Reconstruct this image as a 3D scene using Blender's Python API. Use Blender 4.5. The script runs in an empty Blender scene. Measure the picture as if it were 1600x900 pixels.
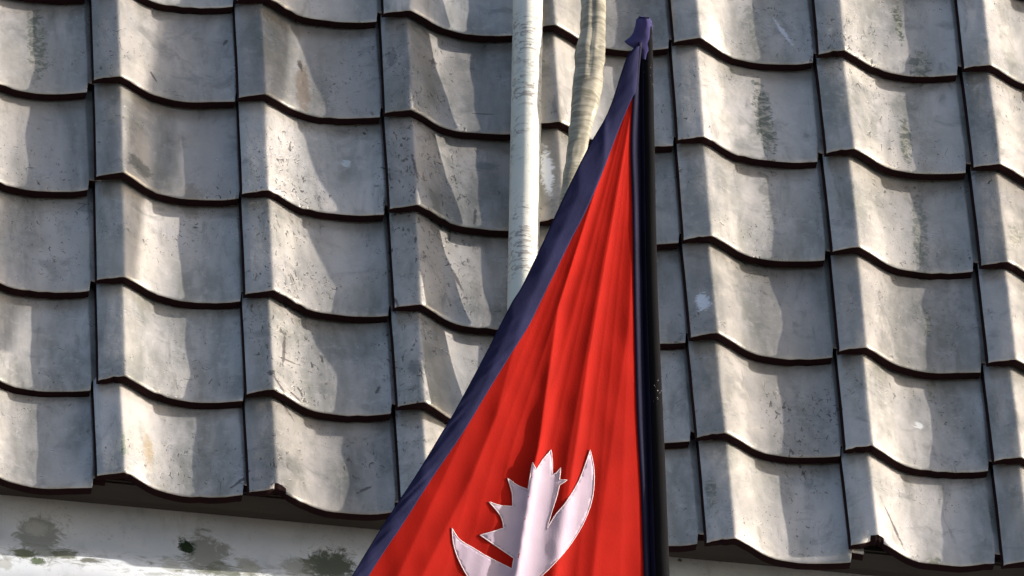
import bpy, bmesh, math, random
from mathutils import Vector, Matrix, noise
from mathutils.geometry import delaunay_2d_cdt

SC = bpy.context.scene
COL = SC.collection
rnd = random.Random(7)

# ------------------------------------------------------------------ frames
# Roof frame: U along the eave, V up the slope, N out of the roof.
PITCH = math.radians(38)
COURSE, WID = 0.26, 0.265
CAM_P = Vector((-3.2949929, -19.05592871, 17.09867399))      # camera in the roof frame
RX = Vector((0.98765509, -0.03005246, 0.15373445))
RY = Vector((0.09384153, -0.6723054, -0.73430186))
RZ = Vector((0.12542408, 0.73966364, -0.66118568))
FPX = 22909.0
cp, sp = math.cos(PITCH), math.sin(PITCH)
M3 = Matrix(((1, 0, 0), (0, cp, -sp), (0, sp, cp)))           # columns U, V, N in world axes
Z0 = 5.6 - (M3 @ CAM_P).z
ORG = Vector((0, 0, Z0))
ROOFM = Matrix.Translation(ORG) @ M3.to_4x4()
def P(u, v, n=0.0): return ROOFM @ Vector((u, v, n))
CAM_W = P(*CAM_P)
def ray(px, py):
    d = RX * ((px - 800) / FPX) + RY * ((py - 450) / FPX) + RZ
    return M3 @ d
def on_roof(px, py, h=0.0):
    d = M3.inverted() @ ray(px, py)
    t = (h - CAM_P.z) / d.z
    return CAM_P + d * t                                      # roof-frame coordinates
def at_y(px, py, y):
    d = ray(px, py)
    return CAM_W + d * ((y - CAM_W.y) / d.y)

# ------------------------------------------------------------------ camera
cam = bpy.data.cameras.new('camera'); camo = bpy.data.objects.new('camera', cam); COL.objects.link(camo)
cam.sensor_width = 36; cam.lens = 36 * FPX / 1600
cam.clip_start = 0.5; cam.clip_end = 500
X, Y, Z = M3 @ RX, -(M3 @ RY), -(M3 @ RZ)
cm = Matrix((X, Y, Z)).transposed().to_4x4(); cm.translation = CAM_W
camo.matrix_world = cm
SC.camera = camo

# ------------------------------------------------------------------ light
SUN_P = Vector((1.0, 0.185, 0.262)).normalized()
SUN_W = (M3 @ SUN_P).normalized()
elev = math.asin(SUN_W.z); azim = math.atan2(SUN_W.x, SUN_W.y)
w = bpy.data.worlds.new('World'); SC.world = w; w.use_nodes = True
nt = w.node_tree; nt.nodes.clear()
sky = nt.nodes.new('ShaderNodeTexSky'); sky.sky_type = 'NISHITA'; sky.sun_disc = False
sky.sun_elevation = elev; sky.sun_rotation = azim
sky.air_density = 1.0; sky.dust_density = 4.5; sky.ozone_density = 0.8
bg = nt.nodes.new('ShaderNodeBackground'); bg.inputs[1].default_value = 0.125
out = nt.nodes.new('ShaderNodeOutputWorld')
nt.links.new(sky.outputs[0], bg.inputs[0]); nt.links.new(bg.outputs[0], out.inputs[0])
sl = bpy.data.lights.new('sun', 'SUN'); sl.energy = 5.0; sl.angle = math.radians(0.42); sl.color = (1.0, 0.935, 0.86)
slo = bpy.data.objects.new('sun', sl); COL.objects.link(slo)
slo.rotation_euler = SUN_W.to_track_quat('Z', 'Y').to_euler(); slo.location = (5, -3, 9)
SC.view_settings.view_transform = 'Standard'; SC.view_settings.look = 'None'
SC.view_settings.exposure = 1.12; SC.view_settings.gamma = 1

# ------------------------------------------------------------------ helpers
def link(name, me, mats, parent=None):
    o = bpy.data.objects.new(name, me); COL.objects.link(o)
    for m in (mats if isinstance(mats, (list, tuple)) else [mats]):
        if m.name not in [x.name for x in me.materials if x]: me.materials.append(m)
    if parent: o.parent = parent
    return o
def tag(o, label, cat, kind=None, group=None):
    if label: o['label'] = label
    if cat: o['category'] = cat
    if kind: o['kind'] = kind
    if group: o['group'] = group
    return o
def mesh(name, vs, fs, smooth=True, mi=None):
    me = bpy.data.meshes.new(name); me.from_pydata([tuple(v) for v in vs], [], fs); me.validate()
    me.polygons.foreach_set('use_smooth', [smooth] * len(me.polygons))
    if mi: me.polygons.foreach_set('material_index', mi)
    me.update(); return me
def interp(pts, x):
    if x <= pts[0][0]: return pts[0][1]
    for (a, b), (c, d) in zip(pts, pts[1:]):
        if x <= c: return b + (d - b) * (x - a) / (c - a)
    return pts[-1][1]
def smooth_interp(pts, x):
    if x <= pts[0][0]: return pts[0][1]
    if x >= pts[-1][0]: return pts[-1][1]
    n = len(pts)
    def m(i):
        if i == 0: return (pts[1][1] - pts[0][1]) / (pts[1][0] - pts[0][0])
        if i == n - 1: return (pts[-1][1] - pts[-2][1]) / (pts[-1][0] - pts[-2][0])
        return (pts[i + 1][1] - pts[i - 1][1]) / (pts[i + 1][0] - pts[i - 1][0])
    for i in range(n - 1):
        a, b = pts[i]; c, d = pts[i + 1]
        if x <= c:
            h = c - a; t = (x - a) / h
            return ((2*t**3 - 3*t*t + 1) * b + (t**3 - 2*t*t + t) * h * m(i) + (-2*t**3 + 3*t*t) * d + (t**3 - t*t) * h * m(i + 1))

class NT:
    def __init__(s, name):
        s.m = bpy.data.materials.new(name); s.m.use_nodes = True; s.t = s.m.node_tree
        s.b = s.t.nodes['Principled BSDF']; s.out = s.t.nodes['Material Output']
    def n(s, ty, **k):
        x = s.t.nodes.new(ty)
        for a, b in k.items(): setattr(x, a, b)
        return x
    def l(s, a, b): s.t.links.new(a, b)
    def setv(s, sock, v):
        if hasattr(v, 'is_output'): s.l(v, sock)
        else: sock.default_value = v
    def coord(s, obj=None, scale=(1, 1, 1), rand=False, which='Object', rot=(0, 0, 0)):
        tc = s.n('ShaderNodeTexCoord')
        if obj: tc.object = obj
        mp = s.n('ShaderNodeMapping'); mp.inputs['Scale'].default_value = scale; mp.inputs['Rotation'].default_value = rot
        src = tc.outputs[which]
        if rand:
            oi = s.n('ShaderNodeObjectInfo'); ml = s.n('ShaderNodeVectorMath', operation='MULTIPLY_ADD')
            cb = s.n('ShaderNodeCombineXYZ'); mm = s.n('ShaderNodeMath', operation='MULTIPLY'); mm.inputs[1].default_value = 37.0
            s.l(oi.outputs['Random'], mm.inputs[0]); 
            for k in range(3): s.l(mm.outputs[0], cb.inputs[k])
            ml.inputs[1].default_value = (1, 1, 1); s.l(src, ml.inputs[0]); s.l(cb.outputs[0], ml.inputs[2]); src = ml.outputs[0]
        s.l(src, mp.inputs[0]); return mp.outputs[0]
    def noise(s, vec, scale, detail=4, rough=.55, dist=0):
        x = s.n('ShaderNodeTexNoise'); x.inputs['Scale'].default_value = scale; x.inputs['Detail'].default_value = detail
        x.inputs['Roughness'].default_value = rough; x.inputs['Distortion'].default_value = dist; s.l(vec, x.inputs['Vector']); return x.outputs['Fac']
    def ramp(s, fac, a, b, va=0.0, vb=1.0):
        x = s.n('ShaderNodeMapRange'); x.interpolation_type = 'SMOOTHSTEP'
        for k, v in zip((1, 2, 3, 4), (a, b, va, vb)): x.inputs[k].default_value = v
        s.l(fac, x.inputs[0]); return x.outputs[0]
    def math(s, op, a, b=None):
        x = s.n('ShaderNodeMath', operation=op); s.setv(x.inputs[0], a)
        if b is not None: s.setv(x.inputs[1], b)
        return x.outputs[0]
    def mix(s, fac, a, b, mode='MIX'):
        x = s.n('ShaderNodeMix', data_type='RGBA', blend_type=mode)
        s.setv(x.inputs[0], fac)
        for sock, v in ((x.inputs[6], a), (x.inputs[7], b)):
            if isinstance(v, tuple) and len(v) == 3: v = (*v, 1)
            s.setv(sock, v)
        return x.outputs[2]
    def bump(s, h, strength, dist):
        x = s.n('ShaderNodeBump'); x.inputs['Strength'].default_value = strength; x.inputs['Distance'].default_value = dist
        s.l(h, x.inputs['Height']); s.l(x.outputs[0], s.b.inputs['Normal']); return x
    def blob(s, vec, cx, cy, rx, ry, wob=None, ang=0):
        """soft ellipse mask in the xy of vec; wob = noise socket that ruffles the rim"""
        mp = s.n('ShaderNodeMapping', vector_type='TEXTURE')
        mp.inputs['Location'].default_value = (cx, cy, 0); mp.inputs['Rotation'].default_value = (0, 0, ang)
        mp.inputs['Scale'].default_value = (rx, ry, 1e3); s.l(vec, mp.inputs[0])
        ln = s.n('ShaderNodeVectorMath', operation='LENGTH'); s.l(mp.outputs[0], ln.inputs[0]); d = ln.outputs['Value']
        if wob is not None: d = s.math('ADD', d, s.math('MULTIPLY', s.math('SUBTRACT', wob, 0.5), 2.6))
        return s.ramp(d, 0.55, 1.1, 1, 0)

# ------------------------------------------------------------------ the roof empty
roof = bpy.data.objects.new('tiled_roof', None); COL.objects.link(roof); roof.matrix_world = ROOFM
roof.empty_display_size = .3
tag(roof, 'sloping roof of weathered grey wavy clay tiles behind the red flag', 'roof')

# ------------------------------------------------------------------ tile material
T = NT('glazed_grey_tile')
loc = T.coord(rand=True)
locS = T.coord(rand=True, scale=(1, .28, 1))
roofc = T.coord(obj=roof)
oi = T.n('ShaderNodeObjectInfo')
n1 = T.noise(locS, 9, 5, .6, .4); n2 = T.noise(locS, 34, 4, .6); n3 = T.noise(loc, 16, 6, .65, .6)
c = T.mix(T.ramp(n1, .32, .7), (.185, .184, .162), (.45, .416, .380))
c = T.mix(T.ramp(n2, .35, .75, 0, .45), c, (.47, .435, .42))
c = T.mix(T.ramp(n3, .52, .70, 0, .55), c, (.15, .153, .14))
c = T.mix(T.ramp(T.noise(loc, 48, 5, .75, .5), .5, .72, 0, .35), c, (.52, .49, .46))
hue = T.n('ShaderNodeHueSaturation'); T.l(c, hue.inputs['Color'])
T.l(T.ramp(oi.outputs['Random'], 0, 1, .80, 1.18), hue.inputs['Value']); c = hue.outputs[0]
# warm lime film on some tiles
c = T.mix(T.ramp(T.noise(roofc, 3.1, 3, .5), .48, .68, 0, .3), c, (.37, .335, .29))
# pale scuffs
sc = T.ramp(T.noise(T.coord(rand=True, scale=(1, 1, 1)), 62, 3, .7, 1.5), .69, .75)
c = T.mix(T.math('MULTIPLY', sc, .6), c, (.6, .6, .57))
ruf0 = T.noise(roofc, 14, 3, .6)
# dark specks and short scratches gathered in patches
pm = T.ramp(T.noise(roofc, 5.5, 2, .5), .46, .62, .03, 1)
sp1 = T.math('MAXIMUM', T.ramp(T.noise(T.coord(rand=True, scale=(1, .7, 1)), 120, 2, .6, .8), .645, .70), T.ramp(T.noise(T.coord(rand=True, scale=(1.2, .5, 1)), 210, 2, .6, .5), .66, .72))
v = T.n('ShaderNodeTexVoronoi'); v.feature = 'DISTANCE_TO_EDGE'; v.inputs['Scale'].default_value = 26; v.inputs['Randomness'].default_value = 1
T.l(T.coord(rand=True, scale=(1, .6, 1), rot=(0, 0, .5)), v.inputs['Vector'])
scr = T.math('MULTIPLY', T.ramp(v.outputs[0], .004, .022, 1, 0), T.ramp(T.noise(loc, 45, 2, .5), .62, .68))
dk = T.math('MAXIMUM', T.math('MULTIPLY', sp1, pm), T.math('MULTIPLY', scr, pm))
for bx, by, brx, bry in ((665, 260, 85, 250), (450, 440, 75, 260), (640, 560, 60, 90), (1260, 640, 70, 90), (1330, 60, 90, 60), (560, 690, 60, 50)):
    q_ = on_roof(bx, by)
    sp2 = T.ramp(T.noise(T.coord(rand=True, scale=(1.1, .55, 1)), 95, 3, .65, .9), .585, .64)
    dk = T.math('MAXIMUM', dk, T.math('MULTIPLY', sp2, T.blob(roofc, q_.x, q_.y, brx / 868, bry / 575, ruf0)))
c = T.mix(T.math('MULTIPLY', dk, .8), c, (.045, .04, .036))
# broad run-down grime
c = T.mix(T.ramp(T.noise(T.coord(obj=roof, scale=(1, .22, 1)), 26, 4, .7, .6), .54, .74, 0, .5), c, (.12, .118, .10))
# run-off streaks of lichen down single columns, in roof coordinates
ruf = T.noise(roofc, 60, 4, .75, 1.0); ruf2 = T.noise(roofc, 9, 2, .5)
def streak(x0, y0, x1, y1, wpx, s=1.0):
    global c
    a = on_roof(x0, y0); b = on_roof(x1, y1); m = (a + b) / 2; d = b - a
    k = T.blob(roofc, m.x, m.y, wpx / 868, d.length / 2, ruf, math.atan2(d.y, d.x) + math.pi / 2)
    c2 = T.mix(T.ramp(ruf, .42, .6), (.075, .085, .06), (.36, .34, .26))
    c = T.mix(T.math('MULTIPLY', k, s), c, c2)
streak(60, -20, 66, 110, 16, .75)
streak(1190, 95, 1212, 235, 15, .85); streak(1180, -30, 1190, 70, 14, .4); streak(1200, 240, 1215, 330, 12, .4)
streak(1406, -20, 1414, 45, 7, .9); streak(1446, 55, 1440, 105, 18, .7); streak(1418, 150, 1424, 245, 9, .8)
streak(1440, 270, 1446, 410, 13, .6); streak(1453, 455, 1458, 510, 7, .9); streak(1462, 545, 1464, 600, 7, .5)
streak(1110, 735, 1117, 800, 9, .6); streak(1252, 590, 1260, 640, 10, .3)
streak(1450, 855, 1478, 865, 14, .7)
streak(1590, 340, 1586, 385, 12, .5)
def stain(px, py, rx, ry, col, s, ang=0, ruffle=True):
    global c
    q = on_roof(px, py)
    k = T.blob(roofc, q.x, q.y, rx / 868, ry / 575, ruf2 if not ruffle else ruf, ang)
    c = T.mix(T.math('MULTIPLY', k, s), c, col)
stain(478, 120, 13, 46, (.15, .10, .06), .6); stain(473, 80, 4, 11, (.05, .04, .03), .9, .2)
stain(220, 255, 26, 14, (.06, .06, .045), .75, -.6); stain(303, 290, 18, 22, (.16, .13, .08), .45)
stain(235, 690, 9, 28, (.32, .22, .10), .5); stain(192, 700, 4, 22, (.05, .12, .05), .5)
stain(855, 262, 11, 42, (.85, .88, .92), .95); stain(1098, 470, 12, 17, (.72, .74, .78), .8)
stain(1228, 28, 4, 26, (.7, .7, .72), .7, .35); stain(1442, 640, 9, 6, (.75, .75, .72), .8)
stain(547, 229, 7, 7, (.62, .66, .66), .6); stain(648, 575, 11, 12, (.10, .10, .10), .6)
stain(765, 232, 24, 9, (.08, .085, .09), .55, .4); stain(614, 85, 9, 18, (.07, .07, .08), .45)
stain(430, 790, 4, 3, (.2, .12, .06), .5)
for x, y, rx, ry, an in ((445, 540, 2, 34, -.08), (441, 612, 2.2, 24, .55), (455, 555, 12, 1.6, .2), (462, 612, 9, 2, -.5),
                         (1397, 812, 2.0, 34, .33), (243, 105, 1.6, 9, .45), (356, 44, 2, 6, -.4), (758, 158, 17, 1.2, 0),
                         (610, 272, 1.5, 9, .1), (746, 320, 2, 14, -.1), (648, 260, 2, 22, .1), (618, 470, 2, 8, .3),
                         (718, 415, 2.5, 18, .3), (375, 742, 2, 14, -.75), (575, 745, 2, 12, -.9), (594, 592, 2, 7, -.4)):
    stain(x, y, rx * 1.5, ry, (.06, .045, .04), .8, an)
T.l(c, T.b.inputs['Base Color'])
T.l(T.ramp(T.noise(roofc, 7.5, 4, .6, .5), .35, .65, .27, .46), T.b.inputs['Roughness'])
T.b.inputs['Metallic'].default_value = .45
T.b.inputs['Specular IOR Level'].default_value = .7
hb = T.math('ADD', T.math('MULTIPLY', T.noise(loc, 22, 3, .5), .7), T.math('MULTIPLY', T.noise(loc, 150, 4, .7), .12))
hb = T.math('SUBTRACT', hb, T.math('MULTIPLY', dk, .12))
T.bump(hb, .5, .007)
TILE = T.m

B = NT('shade_dark_clay'); B.l(B.mix(B.noise(B.coord(rand=True), 60, 3), (.004, .002, .0025), (.015, .003, .004)), B.b.inputs['Base Color'])
B.b.inputs['Roughness'].default_value = .9; B.b.inputs['Specular IOR Level'].default_value = .1; SHADE_CLAY = B.m  # clay body blackened: shade at seams and butts put into the colour

# ------------------------------------------------------------------ tile meshes
PROF = [(-.0, 0.0), (.03, 2.6), (.075, 6.2), (.12, 9.4), (.150, 11.6), (.174, 13.2), (.185, 13.3), (.197, 12.0), (.215, 9.4), (.24, 5.8),
        (.29, -1.5), (.35, -11.0), (.40, -17.2), (.46, -22.2), (.52, -25.0), (.60, -26.6), (.68, -26.8), (.76, -25.4),
        (.84, -22.6), (.90, -19.6), (.95, -16.4), (.98, -15.0), (1.00, -17.0), (1.08, -18)]
US = [0, .009, .026, .05, .075, .105, .135, .155, .170, .178, .186, .196, .210, .225, .25, .28, .315, .35, .39, .43, .48, .53, .58, .64, .70, .76, .82, .87, .915, .955, .975, .988, 1.0, 1.04, 1.07]
TILT = 0.026
def thick(u): return .0120 + (.0175 - .0120) * min(1, max(0, u / .14))
def tile_mesh(seed, chip=None):
    r = random.Random(seed); off = Vector((seed * 3.1, seed * 1.7, 0))
    L = COURSE + .055
    VS = [0, .0012, .0035, .008, .03, .06, .095, .13, .165, .20, .235, COURSE, L]
    amp = r.uniform(.95, 1.06); crest = r.uniform(-.012, .012)
    def top(u, v):
        uu = u + crest * math.sin(min(1, u) * math.pi)
        z = smooth_interp(PROF, uu) * .001 * amp
        z += noise.noise(off + Vector((u * 3.2, v * 9, 0))) * .0030 + noise.noise(off + Vector((u * 9, v * 30, 5))) * .0007
        z -= .0030 * max(0, 1 - v / .085) ** 2 - .0030 * max(0, 1 - v / .085) ** 2 * 0
        if u > .93: z = min(z, -.0138)
        return z
    edge = [noise.noise(off + Vector((u * 5, 9, 0))) * .0028 + noise.noise(off + Vector((u * 22, 4, 0))) * .0009 for u in US]
    vs, idx = [], {}
    nk = [(r.uniform(.02, .95), r.uniform(.006, .016), r.uniform(.0012, .0032)) for _ in range(4)]
    for i, u in enumerate(US):
        for n0, n1_, n2_ in nk: edge[i] += n2_ * math.exp(-((u - n0) / n1_) ** 2)
    for j, v in enumerate(VS):
        for i, u in enumerate(US):
            x = u * WID; y = v + (edge[i] + (.030 if u > .98 else 0)) * max(0, 1 - v / .05); z = top(u, v)
            if j == 0: z -= .0030
            if j == 1: z -= .0011
            if j == 2: z -= .0002
            z += .0009 * math.exp(-((v - .010) / .006) ** 2)      # faint pressed lip along the lower edge
            if i == 0: z -= .0085
            if i == 1: z -= .0010
            if chip and v < .035:
                k = math.exp(-((u - chip[0]) / chip[1]) ** 4)
                if k > .25:
                    kk = min(1, k * 1.3)
                    y += kk * (1 - v / .035) * (.006 + .003 * noise.noise(Vector((u * 80, seed, 0))))
                    if j < 3: z -= kk * .004
            idx[j, i] = len(vs); vs.append(Vector((x, y, z)))
    bot = {}
    for j in (0, 4, 8, len(VS) - 1):
        for i, u in enumerate(US):
            t = vs[idx[j, i]]; bot[j, i] = len(vs)
            vs.append(Vector((t.x, t.y + (.0008 if j == 0 else 0), top(u, VS[j]) - thick(u))))
    fs, mi = [], []
    n = len(US)
    for j in range(len(VS) - 1):
        for i in range(n - 1):
            fs.append((idx[j, i], idx[j, i + 1], idx[j + 1, i + 1], idx[j + 1, i])); mi.append(1 if i == 0 or (chip and j < 3 and abs(US[i] - chip[0]) < chip[1] * .8) else 0)  # first strip gets the dark clay, painting in the shaded seam
    bj = (0, 4, 8, len(VS) - 1)
    for a, b in zip(bj, bj[1:]):
        for i in range(n - 1):
            fs.append((bot[a, i], bot[b, i], bot[b, i + 1], bot[a, i + 1])); mi.append(1)
    for i in range(n - 1):
        fs.append((idx[0, i], bot[0, i], bot[0, i + 1], idx[0, i + 1])); mi.append(1)
        e = len(VS) - 1; fs.append((idx[e, i + 1], bot[e, i + 1], bot[e, i], idx[e, i])); mi.append(1)
    for i, rev in ((0, False), (n - 1, True)):
        for a, b in zip(bj, bj[1:]):
            f = [idx[j, i] for j in range(a, b + 1)] + [bot[b, i], bot[a, i]]
            fs.append(tuple(f if not rev else f[::-1])); mi.append(1)
    me = mesh('tile', vs, fs, True, mi)
    me.materials.append(TILE); me.materials.append(SHADE_CLAY)
    # hard edges where the butt and side faces meet the top
    bm = bmesh.new(); bm.from_mesh(me); bmesh.ops.recalc_face_normals(bm, faces=bm.faces)
    for e in bm.edges:
        if len(e.link_faces) == 2 and e.calc_face_angle(0) > math.radians(42): e.smooth = False
    bm.to_mesh(me); bm.free()
    return me
VAR = [tile_mesh(s) for s in range(14)]
CH1 = tile_mesh(31, (.205, .045)); CH2 = tile_mesh(33, (.165, .06))

OFF = {(1, 0): (.0017, .0046), (1, 1): (.0039, .0068), (1, 2): (.0026, -.0028), (1, 3): (.0025, -.0032), (1, 4): (-.002, .0111), (2, 0): (-.0021, -.0008),
 (2, 1): (-.0007, .0014), (2, 2): (.0006, -.0045), (2, 3): (-.0015, -.0035), (2, 4): (-.0012, .0065), (3, 0): (-.0042, -.006), (3, 1): (-.0012, -.0019),
 (3, 2): (.0005, -.0044), (3, 3): (-.0001, 0), (3, 4): (0, .004), (5, -1): (-.0005, .002), (5, 0): (-.0038, -.0022), (5, 1): (-.0038, -.0089), (5, 2): (-.0013, -.0063),
 (5, 3): (-.0001, -.0034), (5, 4): (.006, -.0122), (6, -1): (-.0006, .0091), (6, 0): (.001, .0002), (6, 1): (.0003, -.0016), (6, 2): (-.0006, -.0063),
 (6, 3): (-.0014, -.0037), (6, 4): (-.0036, .0147), (7, -1): (.0009, .0075), (7, 0): (.0041, .0005), (7, 1): (.0038, -.0013), (7, 2): (.0023, .0006), (7, 3): (-.0015, .0042),
 (0, -1): (0, -.011), (0, 0): (0, -.011), (0, 1): (0, -.011), (0, 2): (0, -.017), (0, 3): (0, -.012), (0, 4): (0, -.002)}
first = True
for j in range(-5, 5):
    for i in range(-3, 11):
        du, dv = OFF.get((i, j), (rnd.uniform(-.002, .002), rnd.uniform(-.004, .004)))
        me = VAR[rnd.randrange(len(VAR))]
        if (i, j) == (2, 4): me = CH1
        if (i, j) == (7, 4) or (i, j) == (6, 4): me = CH2 if i == 6 else me
        o = bpy.data.objects.new('tile', me); COL.objects.link(o); o.parent = roof
        o.location = ((i - 4) * WID + du, -(j - 2) * COURSE + dv, rnd.uniform(-.001, .0015))
        o.rotation_euler = (-math.atan(TILT / COURSE) + rnd.uniform(-.004, .004), rnd.uniform(-.006, .006), rnd.uniform(-.009, .009))

# roof deck below the tiles, eave fillet and fascia
def box(name, x0, x1, y0, y1, z0, z1, mat, parent=None, bev=0.004, wob=0, nx=1):
    bm = bmesh.new()
    xs = [x0 + (x1 - x0) * k / nx for k in range(nx + 1)]
    ring = []
    for x in xs:
        w_ = lambda: (rnd.uniform(-wob, wob))
        ring.append([bm.verts.new((x, y0 + w_(), z0 + w_())), bm.verts.new((x, y1, z0 + w_())), bm.verts.new((x, y1, z1 + w_())), bm.verts.new((x, y0 + w_(), z1 + w_()))])
    for a, b in zip(ring, ring[1:]):
        for k in range(4): bm.faces.new((a[k], a[(k + 1) % 4], b[(k + 1) % 4], b[k]))
    bm.faces.new(ring[0]); bm.faces.new(ring[-1][::-1])
    bmesh.ops.recalc_face_normals(bm, faces=bm.faces)
    if bev and nx == 1: bmesh.ops.bevel(bm, geom=bm.edges[:], offset=bev, segments=2, affect='EDGES')
    me = bpy.data.meshes.new(name); bm.to_mesh(me); bm.free()
    return link(name, me, mat, parent)
D = NT('dark_roof_board'); D.l(D.mix(D.noise(D.coord(scale=(.15, 1, 1)), 60, 4), (.014, .011, .008), (.035, .027, .019)), D.b.inputs['Base Color']); D.b.inputs['Roughness'].default_value = .85
VE = -2 * COURSE                                                   # eave line in roof V
deck = box('deck', -2.1, 2.1, VE + .05, 1.95, -.11, -.075, D.m, roof)
fascia = box('fascia_board', -2.1, 2.1, VE + .034, VE + .06, -.082, -.036, D.m, roof)

# ------------------------------------------------------------------ plaster wall under the eave
W = NT('mouldy_white_plaster')
wc = W.coord()
EAV = P(0, VE, 0)                                                   # eave edge, y and z
wn = W.noise(wc, 45, 6, .75, .8); wn2 = W.noise(wc, 7, 4, .6); wn3 = W.noise(wc, 160, 3, .7)
wcol = W.mix(W.ramp(wn2, .35, .7), (.60, .63, .66), (.74, .75, .76))
wcol = W.mix(W.ramp(wn3, .62, .74, 0, .35), wcol, (.3, .3, .28))
wcol = W.mix(W.ramp(W.noise(W.coord(scale=(1, .3, .3)), 30, 5, .7), .52, .7, 0, .35), wcol, (.42, .42, .40))
wv = W.n('ShaderNodeSeparateXYZ'); W.l(wc, wv.inputs[0])
wxz = W.n('ShaderNodeCombineXYZ'); W.l(wv.outputs[0], wxz.inputs[0]); W.l(wv.outputs[2], wxz.inputs[1])
def wpt(px, py):
    q = at_y(px, py, EAV.y + .01); return q.x, q.z - EAV.z
def mould(px, py, rx, ry, col, s):
    global wcol
    x, z = wpt(px, py)
    wcol = W.mix(W.math('MULTIPLY', W.blob(wxz.outputs[0], x, z, rx / 868, ry / 868, wn), s), wcol, col)
mould(68, 848, 42, 34, (.25, .26, .23), .85); mould(64, 836, 18, 12, (.5, .5, .46), .7)
mould(38, 866, 22, 7, (.10, .12, .06), .9); mould(58, 876, 14, 6, (.07, .10, .04), .9); mould(105, 868, 26, 6, (.11, .12, .07), .85); mould(143, 876, 18, 4, (.10, .10, .07), .85)
mould(325, 872, 42, 32, (.23, .235, .20), .85); mould(300, 862, 14, 12, (.015, .03, .012), 1.0); mould(350, 892, 30, 10, (.15, .16, .12), .7)  # near-black green spot is a small hole, its darkness painted on
mould(390, 890, 22, 12, (.25, .24, .16), .6); mould(270, 885, 18, 10, (.3, .3, .25), .6)
mould(525, 892, 44, 26, (.085, .10, .065), .95); mould(470, 892, 28, 14, (.22, .22, .16), .6); mould(5, 878, 14, 10, (.3, .3, .26), .6)
mould(1080, 888, 4, 3, (.05, .05, .04), .9); mould(1335, 890, 8, 18, (.2, .2, .2), .4)
xl_, zl_ = wpt(120, 872)
wband = W.ramp(W.math('ABSOLUTE', W.math('SUBTRACT', wv.outputs[2], zl_ - .002)), .002, .022, 1, 0)
wcol = W.mix(W.math('MULTIPLY', W.math('MULTIPLY', wband, W.ramp(W.noise(W.coord(scale=(.6, 1, 1)), 38, 6, .75, .6), .50, .66)), .8), wcol, (.13, .14, .10))
wcol = W.mix(W.math('MULTIPLY', W.ramp(W.noise(wc, 110, 5, .8), .56, .68), W.ramp(W.noise(wc, 8, 3, .6), .42, .62, 0, .6)), wcol, (.20, .21, .18))
W.l(wcol, W.b.inputs['Base Color']); W.b.inputs['Roughness'].default_value = .75
W.b.inputs['Specular IOR Level'].default_value = .2
W.bump(W.math('ADD', W.math('MULTIPLY', wn, .5), W.math('MULTIPLY', wn2, .8)), .5, .006)
# section (y towards the house, z up) relative to the eave edge
SEC = [(.34, -.02), (.200, -.022), (.185, -.045), (.160, -.066), (.135, -.086), (.114, -.104), (.094, -.120), (.058, -.132), (.020, -.142), (-.010, -.157),
       (-.026, -.175), (-.030, -.20), (-.030, -.26), (-.012, -.275), (.03, -.285), (.05, -.30), (.055, -.6), (.055, -4.0), (.30, -4.0)]
nx = 150; vs, fs = [], []
for k in range(nx + 1):
    x = -2.1 + 4.2 * k / nx
    for s_, (yy, zz) in enumerate(SEC):
        q = .005 * noise.noise(Vector((x * 5, yy * 12, zz * 12))) + .002 * noise.noise(Vector((x * 22, yy * 40, zz * 40)))
        if s_ in (0, len(SEC) - 1, len(SEC) - 2): q = 0
        vs.append((x, yy - q, zz + q))
m = len(SEC)
for k in range(nx):
    for s_ in range(m):
        a = k * m + s_; b = k * m + (s_ + 1) % m
        fs.append((a, b, b + m, a + m))
fs.append(tuple(range(m))); fs.append(tuple(nx * m + s_ for s_ in range(m))[::-1])
wall = link('plaster_wall', mesh('plaster_wall', vs, fs), W.m)
bm = bmesh.new(); bm.from_mesh(wall.data); bmesh.ops.recalc_face_normals(bm, faces=bm.faces); bm.to_mesh(wall.data); bm.free()
wall.location = (0, EAV.y, EAV.z)
tag(wall, 'white plaster wall top with dark mould patches under the lowest tiles', 'wall')

# ------------------------------------------------------------------ ground
G = NT('street_paving'); gc = G.coord()
G.l(G.mix(G.noise(gc, 2, 6, .7), (.16, .15, .14), (.26, .25, .235)), G.b.inputs['Base Color']); G.b.inputs['Roughness'].default_value = .9
ground = link('ground', mesh('ground', [(-250, -250, 0), (250, -250, 0), (250, 250, 0), (-250, 250, 0)], [(0, 1, 2, 3)], False), G.m)
tag(ground, 'grey paved ground in front of the building', None, 'structure')

# ------------------------------------------------------------------ swept pipes
def sweep(name, rings, mat, parent=None, caps=True, nseg=28):
    """rings: list of (centre, ax, ay, [radius factor per angle]) in world axes"""
    vs, fs = [], []
    for (cn, ax, ay, fn) in rings:
        for k in range(nseg):
            a = 2 * math.pi * k / nseg; f = fn(a)
            vs.append(cn + ax * (math.cos(a) * f) + ay * (math.sin(a) * f))
    R_ = len(rings)
    for r_ in range(R_ - 1):
        for k in range(nseg):
            a = r_ * nseg + k; b = r_ * nseg + (k + 1) % nseg
            fs.append((a, b, b + nseg, a + nseg))
    if caps: fs.append(tuple(range(nseg))); fs.append(tuple((R_ - 1) * nseg + k for k in range(nseg))[::-1])
    me = mesh(name, vs, fs)
    bm = bmesh.new(); bm.from_mesh(me); bmesh.ops.recalc_face_normals(bm, faces=bm.faces)
    for e in bm.edges:
        if len(e.link_faces) == 2 and e.calc_face_angle(0) > 1.0: e.smooth = False
    bm.to_mesh(me); bm.free()
    return link(name, me, mat, parent)

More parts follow.
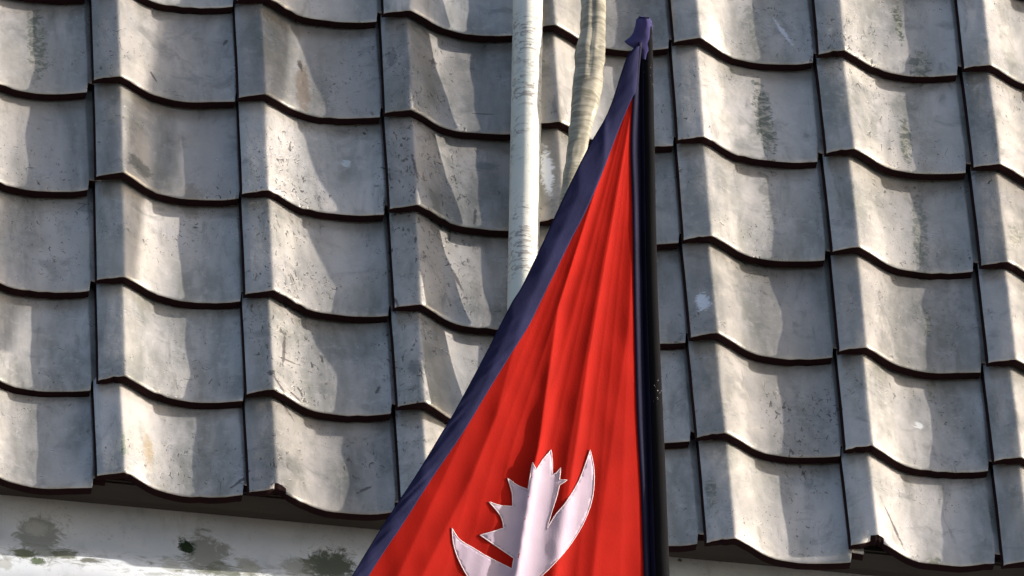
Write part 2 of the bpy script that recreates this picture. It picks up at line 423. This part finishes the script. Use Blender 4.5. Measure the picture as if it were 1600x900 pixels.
PV = NT('white_pipe_paint'); pc = PV.coord(scale=(1, 1, 1))
ring = PV.noise(PV.coord(scale=(.22, 1, 1)), 55, 5, .7, 1.2)
ringm = PV.math('MULTIPLY', PV.ramp(PV.noise(PV.coord(scale=(.10, 1, 1)), 130, 3, .6, .5), .53, .58), PV.ramp(PV.noise(pc, 9, 3, .6), .42, .55))
spt = PV.ramp(PV.noise(pc, 75, 3, .75, 1), .70, .76)
pcol = PV.mix(PV.ramp(PV.noise(pc, 6, 4, .6), .35, .7), (.46, .47, .42), (.56, .54, .49))
pcol = PV.mix(PV.math('MULTIPLY', ringm, .8), pcol, (.22, .19, .17)); pcol = PV.mix(PV.math('MULTIPLY', spt, .8), pcol, (.12, .10, .09))
PV.l(pcol, PV.b.inputs['Base Color']); PV.b.inputs['Roughness'].default_value = .5
PV.bump(PV.math('SUBTRACT', ring, PV.math('MULTIPLY', ringm, .6)), .55, .004)
def rp(px, py, h): return P(*on_roof(px, py, h))
# white pipe lies on the crests, parallel to the slope; its object axes follow the roof
h0, h1 = .037, .026
a = on_roof(825, 0, h0); b = on_roof(818, 400, h1)
dirp = (b - a).normalized()
p0 = a - dirp * 1.15; p1 = a + dirp * ((on_roof(812, 640).y - a.y) / dirp.y)
wpipe = bpy.data.objects.new('white_pipe', None)
ln = (p1 - p0).length; nn = 260; rr = 23.6 / 868
me_v, me_f = [], []
for k in range(nn + 1):
    t = k / nn; q = p0 + (p1 - p0) * t
    for s_ in range(32):
        an = 2 * math.pi * s_ / 32
        f = rr * (1 + .012 * noise.noise(Vector((math.cos(an) * 2, math.sin(an) * 2, t * ln * 9))) + .010 * noise.noise(Vector((math.cos(an) * .8, math.sin(an) * .8, t * ln * 70))))
        me_v.append(q + Vector((math.cos(an) * f, 0, math.sin(an) * f)))
for k in range(nn):
    for s_ in range(32):
        A = k * 32 + s_; Bq = k * 32 + (s_ + 1) % 32; me_f.append((A, Bq, Bq + 32, A + 32))
me_f.append(tuple(range(32))); me_f.append(tuple(nn * 32 + s_ for s_ in range(32))[::-1])
bpy.data.objects.remove(wpipe)
wp = link('white_pipe', mesh('white_pipe', me_v, me_f), PV.m); wp.matrix_world = ROOFM
bm = bmesh.new(); bm.from_mesh(wp.data); bmesh.ops.recalc_face_normals(bm, faces=bm.faces); bm.to_mesh(wp.data); bm.free()
tag(wp, 'straight off-white pipe with cracked paint rings lying up the tiled roof', 'pipe')

# tan crumpled wrapping
TW = NT('tan_crumpled_plastic'); tcn = TW.coord(scale=(.32, 1.3, .6)); 
tw1 = TW.noise(tcn, 26, 6, .65, 2.5); tw2 = TW.noise(TW.coord(scale=(.35, 1.2, 1)), 120, 4, .6, 1.5)
tcol = TW.mix(TW.ramp(tw1, .35, .65), (.13, .12, .09), (.27, .25, .20))
tcol = TW.mix(TW.ramp(tw2, .6, .72, 0, .5), tcol, (.17, .13, .09))
TW.l(tcol, TW.b.inputs['Base Color']); TW.b.inputs['Roughness'].default_value = .38
TW.b.inputs['Specular IOR Level'].default_value = .2
W.bump(TW.math('ADD', tw1, TW.math('MULTIPLY', tw2, .45)), .9, .010)
EDGE = [(-700, 905, 946), (-200, 908, 947), (0, 908, 948), (50, 907, 946), (75, 900, 945), (100, 898, 944), (150, 893, 938), (200, 890, 925), (250, 884, 913), (300, 876, 901), (345, 870, 893), (400, 868, 887)]
vs, fs = [], []; ns = 36; rows = 0
y = -700
while y <= 400:
    xl = interp([(e[0], e[1]) for e in EDGE], y); xr = interp([(e[0], e[2]) for e in EDGE], y)
    xl += 2.0 * noise.noise(Vector((y * .035, 1, 0))); xr += 1.2 * noise.noise(Vector((y * .05, 7, 0)))
    cc = (xl + xr) / 2; ra = (xr - xl) / 2 / 868
    q = on_roof(cc, y, .034 + ra)
    for s_ in range(ns):
        an = 2 * math.pi * s_ / ns
        f = ra * (1 + .10 * noise.noise(Vector((math.cos(an) * 1.6, math.sin(an) * 1.6, y * .03))) + .07 * noise.noise(Vector((math.cos(an) * 3, math.sin(an) * 3, y * .11))))
        if y < 130: f *= 1 - .20 * math.exp(-((an - (1.75 - .002 * y)) / .16) ** 2)       # long crease between the two laps
        vs.append(q + Vector((math.cos(an) * f, 0, math.sin(an) * f * .6)))
    rows += 1; y += 5
for k in range(rows - 1):
    for s_ in range(ns):
        A = k * ns + s_; Bq = k * ns + (s_ + 1) % ns; fs.append((A, Bq, Bq + ns, A + ns))
fs.append(tuple(range(ns))); fs.append(tuple((rows - 1) * ns + s_ for s_ in range(ns))[::-1])
tw = link('wrapped_pipe', mesh('wrapped_pipe', vs, fs), TW.m); tw.matrix_world = ROOFM
bm = bmesh.new(); bm.from_mesh(tw.data); bmesh.ops.recalc_face_normals(bm, faces=bm.faces); bm.to_mesh(tw.data); bm.free()
tag(tw, 'pipe wrapped in crumpled tan plastic between the white pipe and flag top', 'pipe')

# ------------------------------------------------------------------ flag and flagpole
YF = EAV.y - 1.05                                                   # a good step in front of the eave
XLO = [(70, 998), (76, 990), (84, 983), (95, 977), (175, 950), (225, 922), (305, 882), (375, 850), (450, 814), (472, 800), (550, 760), (640, 712), (675, 691), (742, 650), (795, 615), (850, 580), (900, 550), (1300, 315)]
XLI = [(70, 999), (145, 993), (150, 989), (187, 973), (225, 958), (285, 935), (335, 913), (375, 892), (432, 864), (450, 855), (507, 827), (552, 799), (615, 760), (675, 724), (747, 675), (810, 635), (900, 576), (1300, 345)]
XR = [(70, 1000), (150, 992), (225, 988), (325, 991), (450, 993), (500, 994), (625, 997), (675, 999), (762, 1004), (900, 1009), (1300, 1025)]
PXC = [(0, 1008.5), (60, 1010), (225, 1012.5), (450, 1016.5), (675, 1024.5), (900, 1032), (1300, 1046)]; PXR = [(0, 8.5), (60, 9), (450, 10.5), (900, 13.5), (1300, 14)]
RIDGES = [  # (polyline y->x, half width y->px left, right, height y->m)
    ([(150, 990), (337, 958), (450, 938), (560, 919), (675, 903), (900, 868), (1300, 800)], (.62, .30), .016),
    ([(250, 945), (480, 872), (700, 841), (735, 832), (900, 806), (1300, 745)], (.42, .24), .014),
    ([(300, 991), (500, 983), (675, 958), (800, 941), (900, 925), (1300, 880)], (.6, .8), .009),
    ([(300, 905), (500, 815), (650, 775), (750, 735), (900, 660), (1300, 470)], (.6, .8), .011),
    ([(500, 800), (700, 715), (800, 668), (900, 622), (1300, 420)], (.5, .5), .006),
]
for k_, (xx, yy_, hh) in enumerate(((842, 700, .0032), (862, 700, .0028), (889, 700, .0034), (921, 700, .0030), (940, 720, .0024), (974, 720, .0026), (800, 700, .0026), (770, 720, .0022), (740, 740, .0022), (858, 620, .002))):
    ax_ = 998 - (998 - xx) * .0; sl_ = (xx - 1000) / (yy_ - 90)
    hh *= .75
    RIDGES.append(([(120, 1000 + sl_ * 30), (yy_, xx), (1300, xx + sl_ * (1300 - yy_) * .75)], (.26 + .05 * (k_ % 3), .18 + .06 * (k_ % 2)), hh))
def fold(px, py):
    g = min(1.2, max(0, (py - 110) / 560) ** .7); z = 0
    wd = 10 + 36 * g
    for pl, (wl, wr), hgt in RIDGES:
        c0 = interp(pl, py); d = px - c0; s_ = wd * (wl if d < 0 else wr)
        z += hgt * .72 * g * math.exp(-abs(d / s_) ** 1.25)
    z += .004 * g * noise.noise(Vector((px * .012 + py * .004, py * .003, 2))) + .0012 * noise.noise(Vector((px * .03, py * .02, 5)))
    if py > 690 and 780 < px < 860:
        dx = px - interp([(690, 843), (735, 832), (900, 806), (1300, 745)], py); z += .0035 * min(1, (py - 690) / 60) * math.exp(-abs(dx / (3.5 if dx < 0 else 16)) ** 1.6)
    return z + (1030 - px) / 868 * .30
def fp(px, py, lift=0.0): return at_y(px, py, YF - fold(px, py) - lift)
def cloth(name, base, dark, trans, rough=.7):
    Q = NT(name); qc = Q.coord()
    cc = Q.mix(Q.ramp(Q.noise(qc, 14, 4, .6), .3, .75), base, dark)
    dif = Q.b; Q.l(cc, dif.inputs['Base Color']); dif.inputs['Roughness'].default_value = rough
    dif.inputs['Specular IOR Level'].default_value = .06
    dif.inputs['Sheen Weight'].default_value = 0
    wv_ = Q.n('ShaderNodeTexNoise'); wv_.inputs['Scale'].default_value = 260; wv_.inputs['Detail'].default_value = 2; Q.l(qc, wv_.inputs['Vector'])
    bp = Q.n('ShaderNodeBump'); bp.inputs['Strength'].default_value = .25; bp.inputs['Distance'].default_value = .001; Q.l(wv_.outputs['Fac'], bp.inputs['Height']); Q.l(bp.outputs[0], dif.inputs['Normal'])
    tr = Q.n('ShaderNodeBsdfTranslucent'); Q.l(cc, tr.inputs['Color'])
    mx = Q.n('ShaderNodeMixShader'); mx.inputs[0].default_value = trans
    Q.l(dif.outputs[0], mx.inputs[1]); Q.l(tr.outputs[0], mx.inputs[2]); Q.l(mx.outputs[0], Q.out.inputs['Surface'])
    return Q.m
RED = cloth('red_cloth', (.41, .0125, .0068), (.36, .011, .006), .42)
BLUE = cloth('blue_cloth', (.016, .018, .060), (.012, .013, .045), .25)
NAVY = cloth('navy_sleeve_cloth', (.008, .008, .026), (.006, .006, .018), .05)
WHITE = cloth('white_emblem_cloth', (.56, .47, .57), (.49, .40, .51), .38)
THREAD = cloth('cream_thread', (.72, .60, .62), (.66, .54, .58), .2)
flag = bpy.data.objects.new('flag', None); COL.objects.link(flag); flag.location = at_y(1010, 900, YF)
bpy.context.view_layer.update()
FI = Matrix.Translation(-flag.location)
tag(flag, 'red pennant flag with dark blue border and white crescent emblem', 'flag')
def fadd(name, vs, fs, mat, sol=0, smooth=True):
    me = mesh(name, [FI @ Vector(v) for v in vs], fs, smooth); o = link(name, me, mat, flag)
    if sol:
        md = o.modifiers.new('thickness', 'SOLIDIFY'); md.thickness = sol; md.offset = 0
    return o
def strip(name, fl, fr, y0, y1, ny, nxs, mat, lift, sol=.0006, extra=None):
    vs, fs = [], []
    for j in range(ny + 1):
        y = y0 + (y1 - y0) * j / ny; a, b = fl(y), fr(y)
        for i in range(nxs + 1):
            t = i / nxs; x = a + (b - a) * t
            vs.append(fp(x, y, lift + (extra(t, y) if extra else 0)))
    for j in range(ny):
        for i in range(nxs):
            a = j * (nxs + 1) + i; fs.append((a, a + nxs + 1, a + nxs + 2, a + 1))
    return fadd(name, vs, fs, mat, sol)
si = lambda tab: (lambda y: smooth_interp(tab, y))
fXLO, fXLI, fXR, fPX, fPR = si(XLO), si(XLI), si(XR), si(PXC), si(PXR)
strip('field', lambda y: fXLI(y) - 6, lambda y: fXR(y) + 1, 146, 1300, 300, 150, RED, 0)
def bulge(t, y): return .0018 + .003 * math.sin(math.pi * t) + .0016 * noise.noise(Vector((t * 2, y * .05 + t * 3, 4))) * (1 if y > 500 else .4) + (.0016 * max(0, noise.noise(Vector((t * 1.2 - y * .035, y * .012, 11)))) if y > 560 else 0)
strip('border', fXLO, fXLI, 72, 1300, 300, 14, BLUE, .001, .001, bulge)
strip('border', lambda y: fXLO(1300) , lambda y: fXR(1300) + 4, 1285, 1330, 8, 60, BLUE, .002, .001)
# hoist sleeve: from the red edge round the front-left of the pole
def pole_c(y): return at_y(fPX(y), y, YF + .004)
vs, fs = [], []; ny = 200; ncs = 14
for j in range(ny + 1):
    y = 66 + (1310 - 66) * j / ny; x0 = fXR(y) - 2.5; r_ = (fPR(y) + 1.4) / 868; pc_ = pole_c(y); st = fp(x0, y, .0018)
    vs.append(st)
    vs.append(fp(fXR(y) + 3, y, .0015))
    for k in range(1, ncs):
        an = math.radians(182 + 52 * k / (ncs - 1))
        rw = r_ * (1 + .05 * noise.noise(Vector((k * .3, y * .02, 3))))
        vs.append(pc_ + Vector((math.cos(an) * rw, math.sin(an) * rw * -1 * -1, 0)))
for j in range(ny):
    for k in range(ncs):
        a = j * (ncs + 1) + k; fs.append((a, a + ncs + 1, a + ncs + 2, a + 1))
fadd('sleeve', vs, fs, NAVY, .0006)
# knotted tip round the pole top
TIP = [(28, 999, 1015), (31, 995, 1018), (42, 994, 1018), (52, 990, 1018), (60, 984, 1018), (67, 977, 1018), (72, 983, 1018), (78, 993, 1016), (84, 998, 1012), (92, 1001, 1010)]
TC = cloth('pale_violet_cloth', (.075, .068, .19), (.03, .028, .09), .3)
vs, fs = [], []; ns = 30; yy = 28; rows = 0
while yy <= 92:
    a = interp([(t[0], t[1]) for t in TIP], yy); b = interp([(t[0], t[2]) for t in TIP], yy)
    cc = at_y((a + b) / 2, yy, YF + .004); rx_ = (b - a) / 2 / 868; ry_ = .0125
    for k in range(ns):
        an = 2 * math.pi * k / ns; f = 1 + .13 * noise.noise(Vector((math.cos(an) * 2.2, math.sin(an) * 2.2, yy * .06))) 
        if yy < 31: f *= .93
        sh = (1 if k % 2 else -1) * .002 if yy < 30 else 0
        vs.append(cc + Vector((math.cos(an) * rx_ * f, math.sin(an) * ry_ * f, sh)))
    rows += 1; yy += 2
for k in range(rows - 1):
    for s_ in range(ns):
        A = k * ns + s_; Bq = k * ns + (s_ + 1) % ns; fs.append((A, Bq, Bq + ns, A + ns))
fs.append(tuple(range(ns)))
fadd('tied_tip', vs, fs, TC, 0)

# emblem: rayed crescent, appliqued in white with a sewn edge (traced in flag coordinates)
def spl(pts, n=5):
    out_ = []
    for i in range(len(pts) - 1):
        p_ = [pts[max(0, i - 1)], pts[i], pts[i + 1], pts[min(len(pts) - 1, i + 2)]]
        for k in range(n):
            t = k / n
            out_.append(tuple(.5 * (2 * p_[1][q] + (p_[2][q] - p_[0][q]) * t + (2*p_[0][q] - 5*p_[1][q] + 4*p_[2][q] - p_[3][q]) * t*t + (-p_[0][q] + 3*p_[1][q] - 3*p_[2][q] + p_[3][q]) * t**3) for q in (0, 1)))
    return out_ + [pts[-1]]
OUT = []
OUT += spl([(706, 825), (718, 843), (742, 858), (762, 870), (800, 889)])[:-1]
OUT += [(800, 889), (803, 872)]
OUT += spl([(803, 872), (778, 855), (750, 836)])[1:]
OUT += spl([(750, 836), (772, 830), (787, 825)])[1:]
OUT += spl([(787, 825), (782, 806), (764, 784)])[1:]
OUT += spl([(764, 784), (782, 790), (801, 791)])[1:]
OUT += spl([(801, 791), (800, 770), (793, 747)])[1:]
OUT += spl([(793, 747), (808, 758), (825, 765)])[1:]
OUT += [(828, 745), (832, 723), (838, 734)]
OUT += [(848, 718), (861, 703), (863, 722), (863, 742), (869, 739), (876, 731), (874, 750), (886, 750), (874, 758), (870, 775), (862, 800), (854, 827)]
OUT += spl([(854, 827), (868, 804), (884, 785), (905, 750), (922, 703)])[1:]
OUT += spl([(922, 703), (928, 735), (926, 775), (914, 812), (893, 848), (868, 878), (838, 906), (802, 925), (765, 922), (737, 908), (720, 882), (709, 853), (706, 825)], 6)[1:-1]
def inside(x, y, poly):
    r_ = False; n = len(poly)
    for i in range(n):
        (x1, y1), (x2, y2) = poly[i], poly[i - 1]
        if (y1 > y) != (y2 > y) and x < (x2 - x1) * (y - y1) / (y2 - y1) + x1: r_ = not r_
    return r_
pts = [Vector(p_) for p_ in OUT]; nb = len(pts)
y = 706
while y < 925:
    x = 708
    while x < 930:
        if inside(x, y, OUT) and min((x - a)**2 + (y - b)**2 for a, b in OUT) > 5: pts.append(Vector((x, y)))
        x += 5
    y += 5
r = delaunay_2d_cdt(pts, [(i, (i + 1) % nb) for i in range(nb)], [list(range(nb))], 1, 1e-4)
ev = [fp(v_.x, v_.y, .0016 + .0007 * noise.noise(Vector((v_.x * .05, v_.y * .035, 3)))) for v_ in r[0]]
fadd('crescent_emblem', ev, [tuple(f) for f in r[2]], WHITE, .0006)
vs, fs = [], []; nseg = 6; dens = []
for i in range(nb):
    a, b = pts[i], pts[(i + 1) % nb]; k = max(1, int((b - a).length / 3))
    for q in range(k): dens.append(a + (b - a) * q / k)
nd = len(dens)
for i in range(nd):
    p_ = dens[i]; tg = (dens[(i + 1) % nd] - dens[i - 1]); tg = tg.normalized() if tg.length > 0 else Vector((1, 0)); nrm = Vector((-tg.y, tg.x))
    cc = fp(p_.x, p_.y, .0020)
    for k in range(nseg):
        an = 2 * math.pi * k / nseg; rad = .0008 + .0002 * ((i % 3) == 0)
        vs.append(cc + Vector((nrm.x * math.cos(an) * rad, -math.sin(an) * rad * .7, -nrm.y * math.cos(an) * rad)))
for i in range(nd):
    for k in range(nseg):
        a = i * nseg + k; b = i * nseg + (k + 1) % nseg; a2 = ((i + 1) % nd) * nseg + k; b2 = ((i + 1) % nd) * nseg + (k + 1) % nseg
        fs.append((a, b, b2, a2))
fadd('sewn_edge', vs, fs, THREAD)

BK = NT('black_pole_paint'); bc = BK.coord(); 
bcol = BK.mix(BK.ramp(BK.noise(BK.coord(scale=(1, 1, .5)), 130, 3, .8, 1.0), .72, .75), (.010, .010, .013), (.75, .72, .78))
# bird-lime flecks only in two short runs
bz = BK.n('ShaderNodeSeparateXYZ'); BK.l(bc, bz.inputs[0])
z1 = at_y(1010, 125, YF).z; z2 = at_y(1030, 612, YF).z
mk = BK.math('MAXIMUM', BK.ramp(BK.math('ABSOLUTE', BK.math('SUBTRACT', bz.outputs[2], z1)), .008, .03, 1, 0), BK.ramp(BK.math('ABSOLUTE', BK.math('SUBTRACT', bz.outputs[2], z2)), .012, .03, 1, 0))
fl = BK.ramp(BK.noise(BK.coord(scale=(1, 1, .8)), 260, 3, .8, 1.0), .67, .71)
bcol = BK.mix(BK.math('MULTIPLY', fl, mk), (.004, .004, .005), (.75, .72, .80))
BK.l(bcol, BK.b.inputs['Base Color']); BK.b.inputs['Roughness'].default_value = .95; BK.b.inputs['Specular IOR Level'].default_value = .06
rings = []; y = 34
while y <= 1300:
    r_ = fPR(y) / 868; f_ = lambda a, y=y, r_=r_: r_ * (1 + .03 * noise.noise(Vector((math.cos(a), math.sin(a), y * .02))))
    rings.append((pole_c(y), Vector((1, 0, 0)), Vector((0, 1, 0)), f_)); y += 12
e1 = pole_c(1300); e0 = pole_c(1000); dd = (e1 - e0).normalized()
foot = e1 + dd * ((0.0 - e1.z) / dd.z)
for k in range(1, 13): rings.append((e1.lerp(foot, k / 12), Vector((1, 0, 0)), Vector((0, 1, 0)), lambda a: .0163))
pole = sweep('flagpole', rings, BK.m)
tag(pole, 'thin black flagpole holding the red pennant in front of the roof', 'flagpole')

# ------------------------------------------------------------------ unseen cable, added only to cast the diagonal shadow on the upper left tiles
KB = NT('shadow_cable_black'); KB.b.inputs['Base Color'].default_value = (.02, .02, .022, 1); KB.b.inputs['Roughness'].default_value = .6
qa, qb = on_roof(513, -4), on_roof(48, 500)
DC = 1.93; LD = (qb - qa).normalized()
nhat = LD.cross(SUN_P).normalized(); ep = Vector((-LD.y, LD.x, 0)); CR = .098 * abs(ep.dot(nhat))
low = qb + LD * .05 + SUN_P * DC                                    # lowest point of the slack loop
kp = [low - LD * 3.2, low - LD * .05, low + LD * .01 + Vector((.02, .01, .004)), low + Vector((.012, .07, .02)), low + Vector((.10, 1.6, .5))]
path = []
for a_, b_ in zip(kp, kp[1:]):
    for k in range(12): path.append(P(*a_.lerp(b_, k / 12)))
path.append(P(*kp[-1])); rings = []
for k, c_ in enumerate(path):
    tg = (path[min(k + 1, len(path) - 1)] - path[max(k - 1, 0)]).normalized(); ax = tg.cross(Vector((0, 1, 0))).normalized(); ay = tg.cross(ax)
    rings.append((c_, ax, ay, lambda a: CR * (1 + .06 * math.cos(3 * a))))
wa, wb = path[0], P(*low)
sweepc = sweep('added_shadow_cable', rings, KB.m, nseg=18)
tag(sweepc, 'thick black cable added out of view to cast the diagonal shadow on the tiles', 'cable')
print('cable r', CR, 'sun elev', math.degrees(elev), 'az', math.degrees(azim), 'cam', CAM_W, 'eave', EAV)
def proj(q):
    d = M3.inverted() @ (q - CAM_W); return (800 + FPX * d.dot(RX) / d.dot(RZ), 450 + FPX * d.dot(RY) / d.dot(RZ))
print('cable px', proj(wa), proj(wb))
for s_ in ((1005, 40), (800, 470), (1046, 900), (550, 900)):
    q = at_y(*s_, YF); h = M3.inverted() @ (q - ORG); t = h.z / SUN_P.z; print('flag shadow', s_, proj(P(*(h - SUN_P * t))))
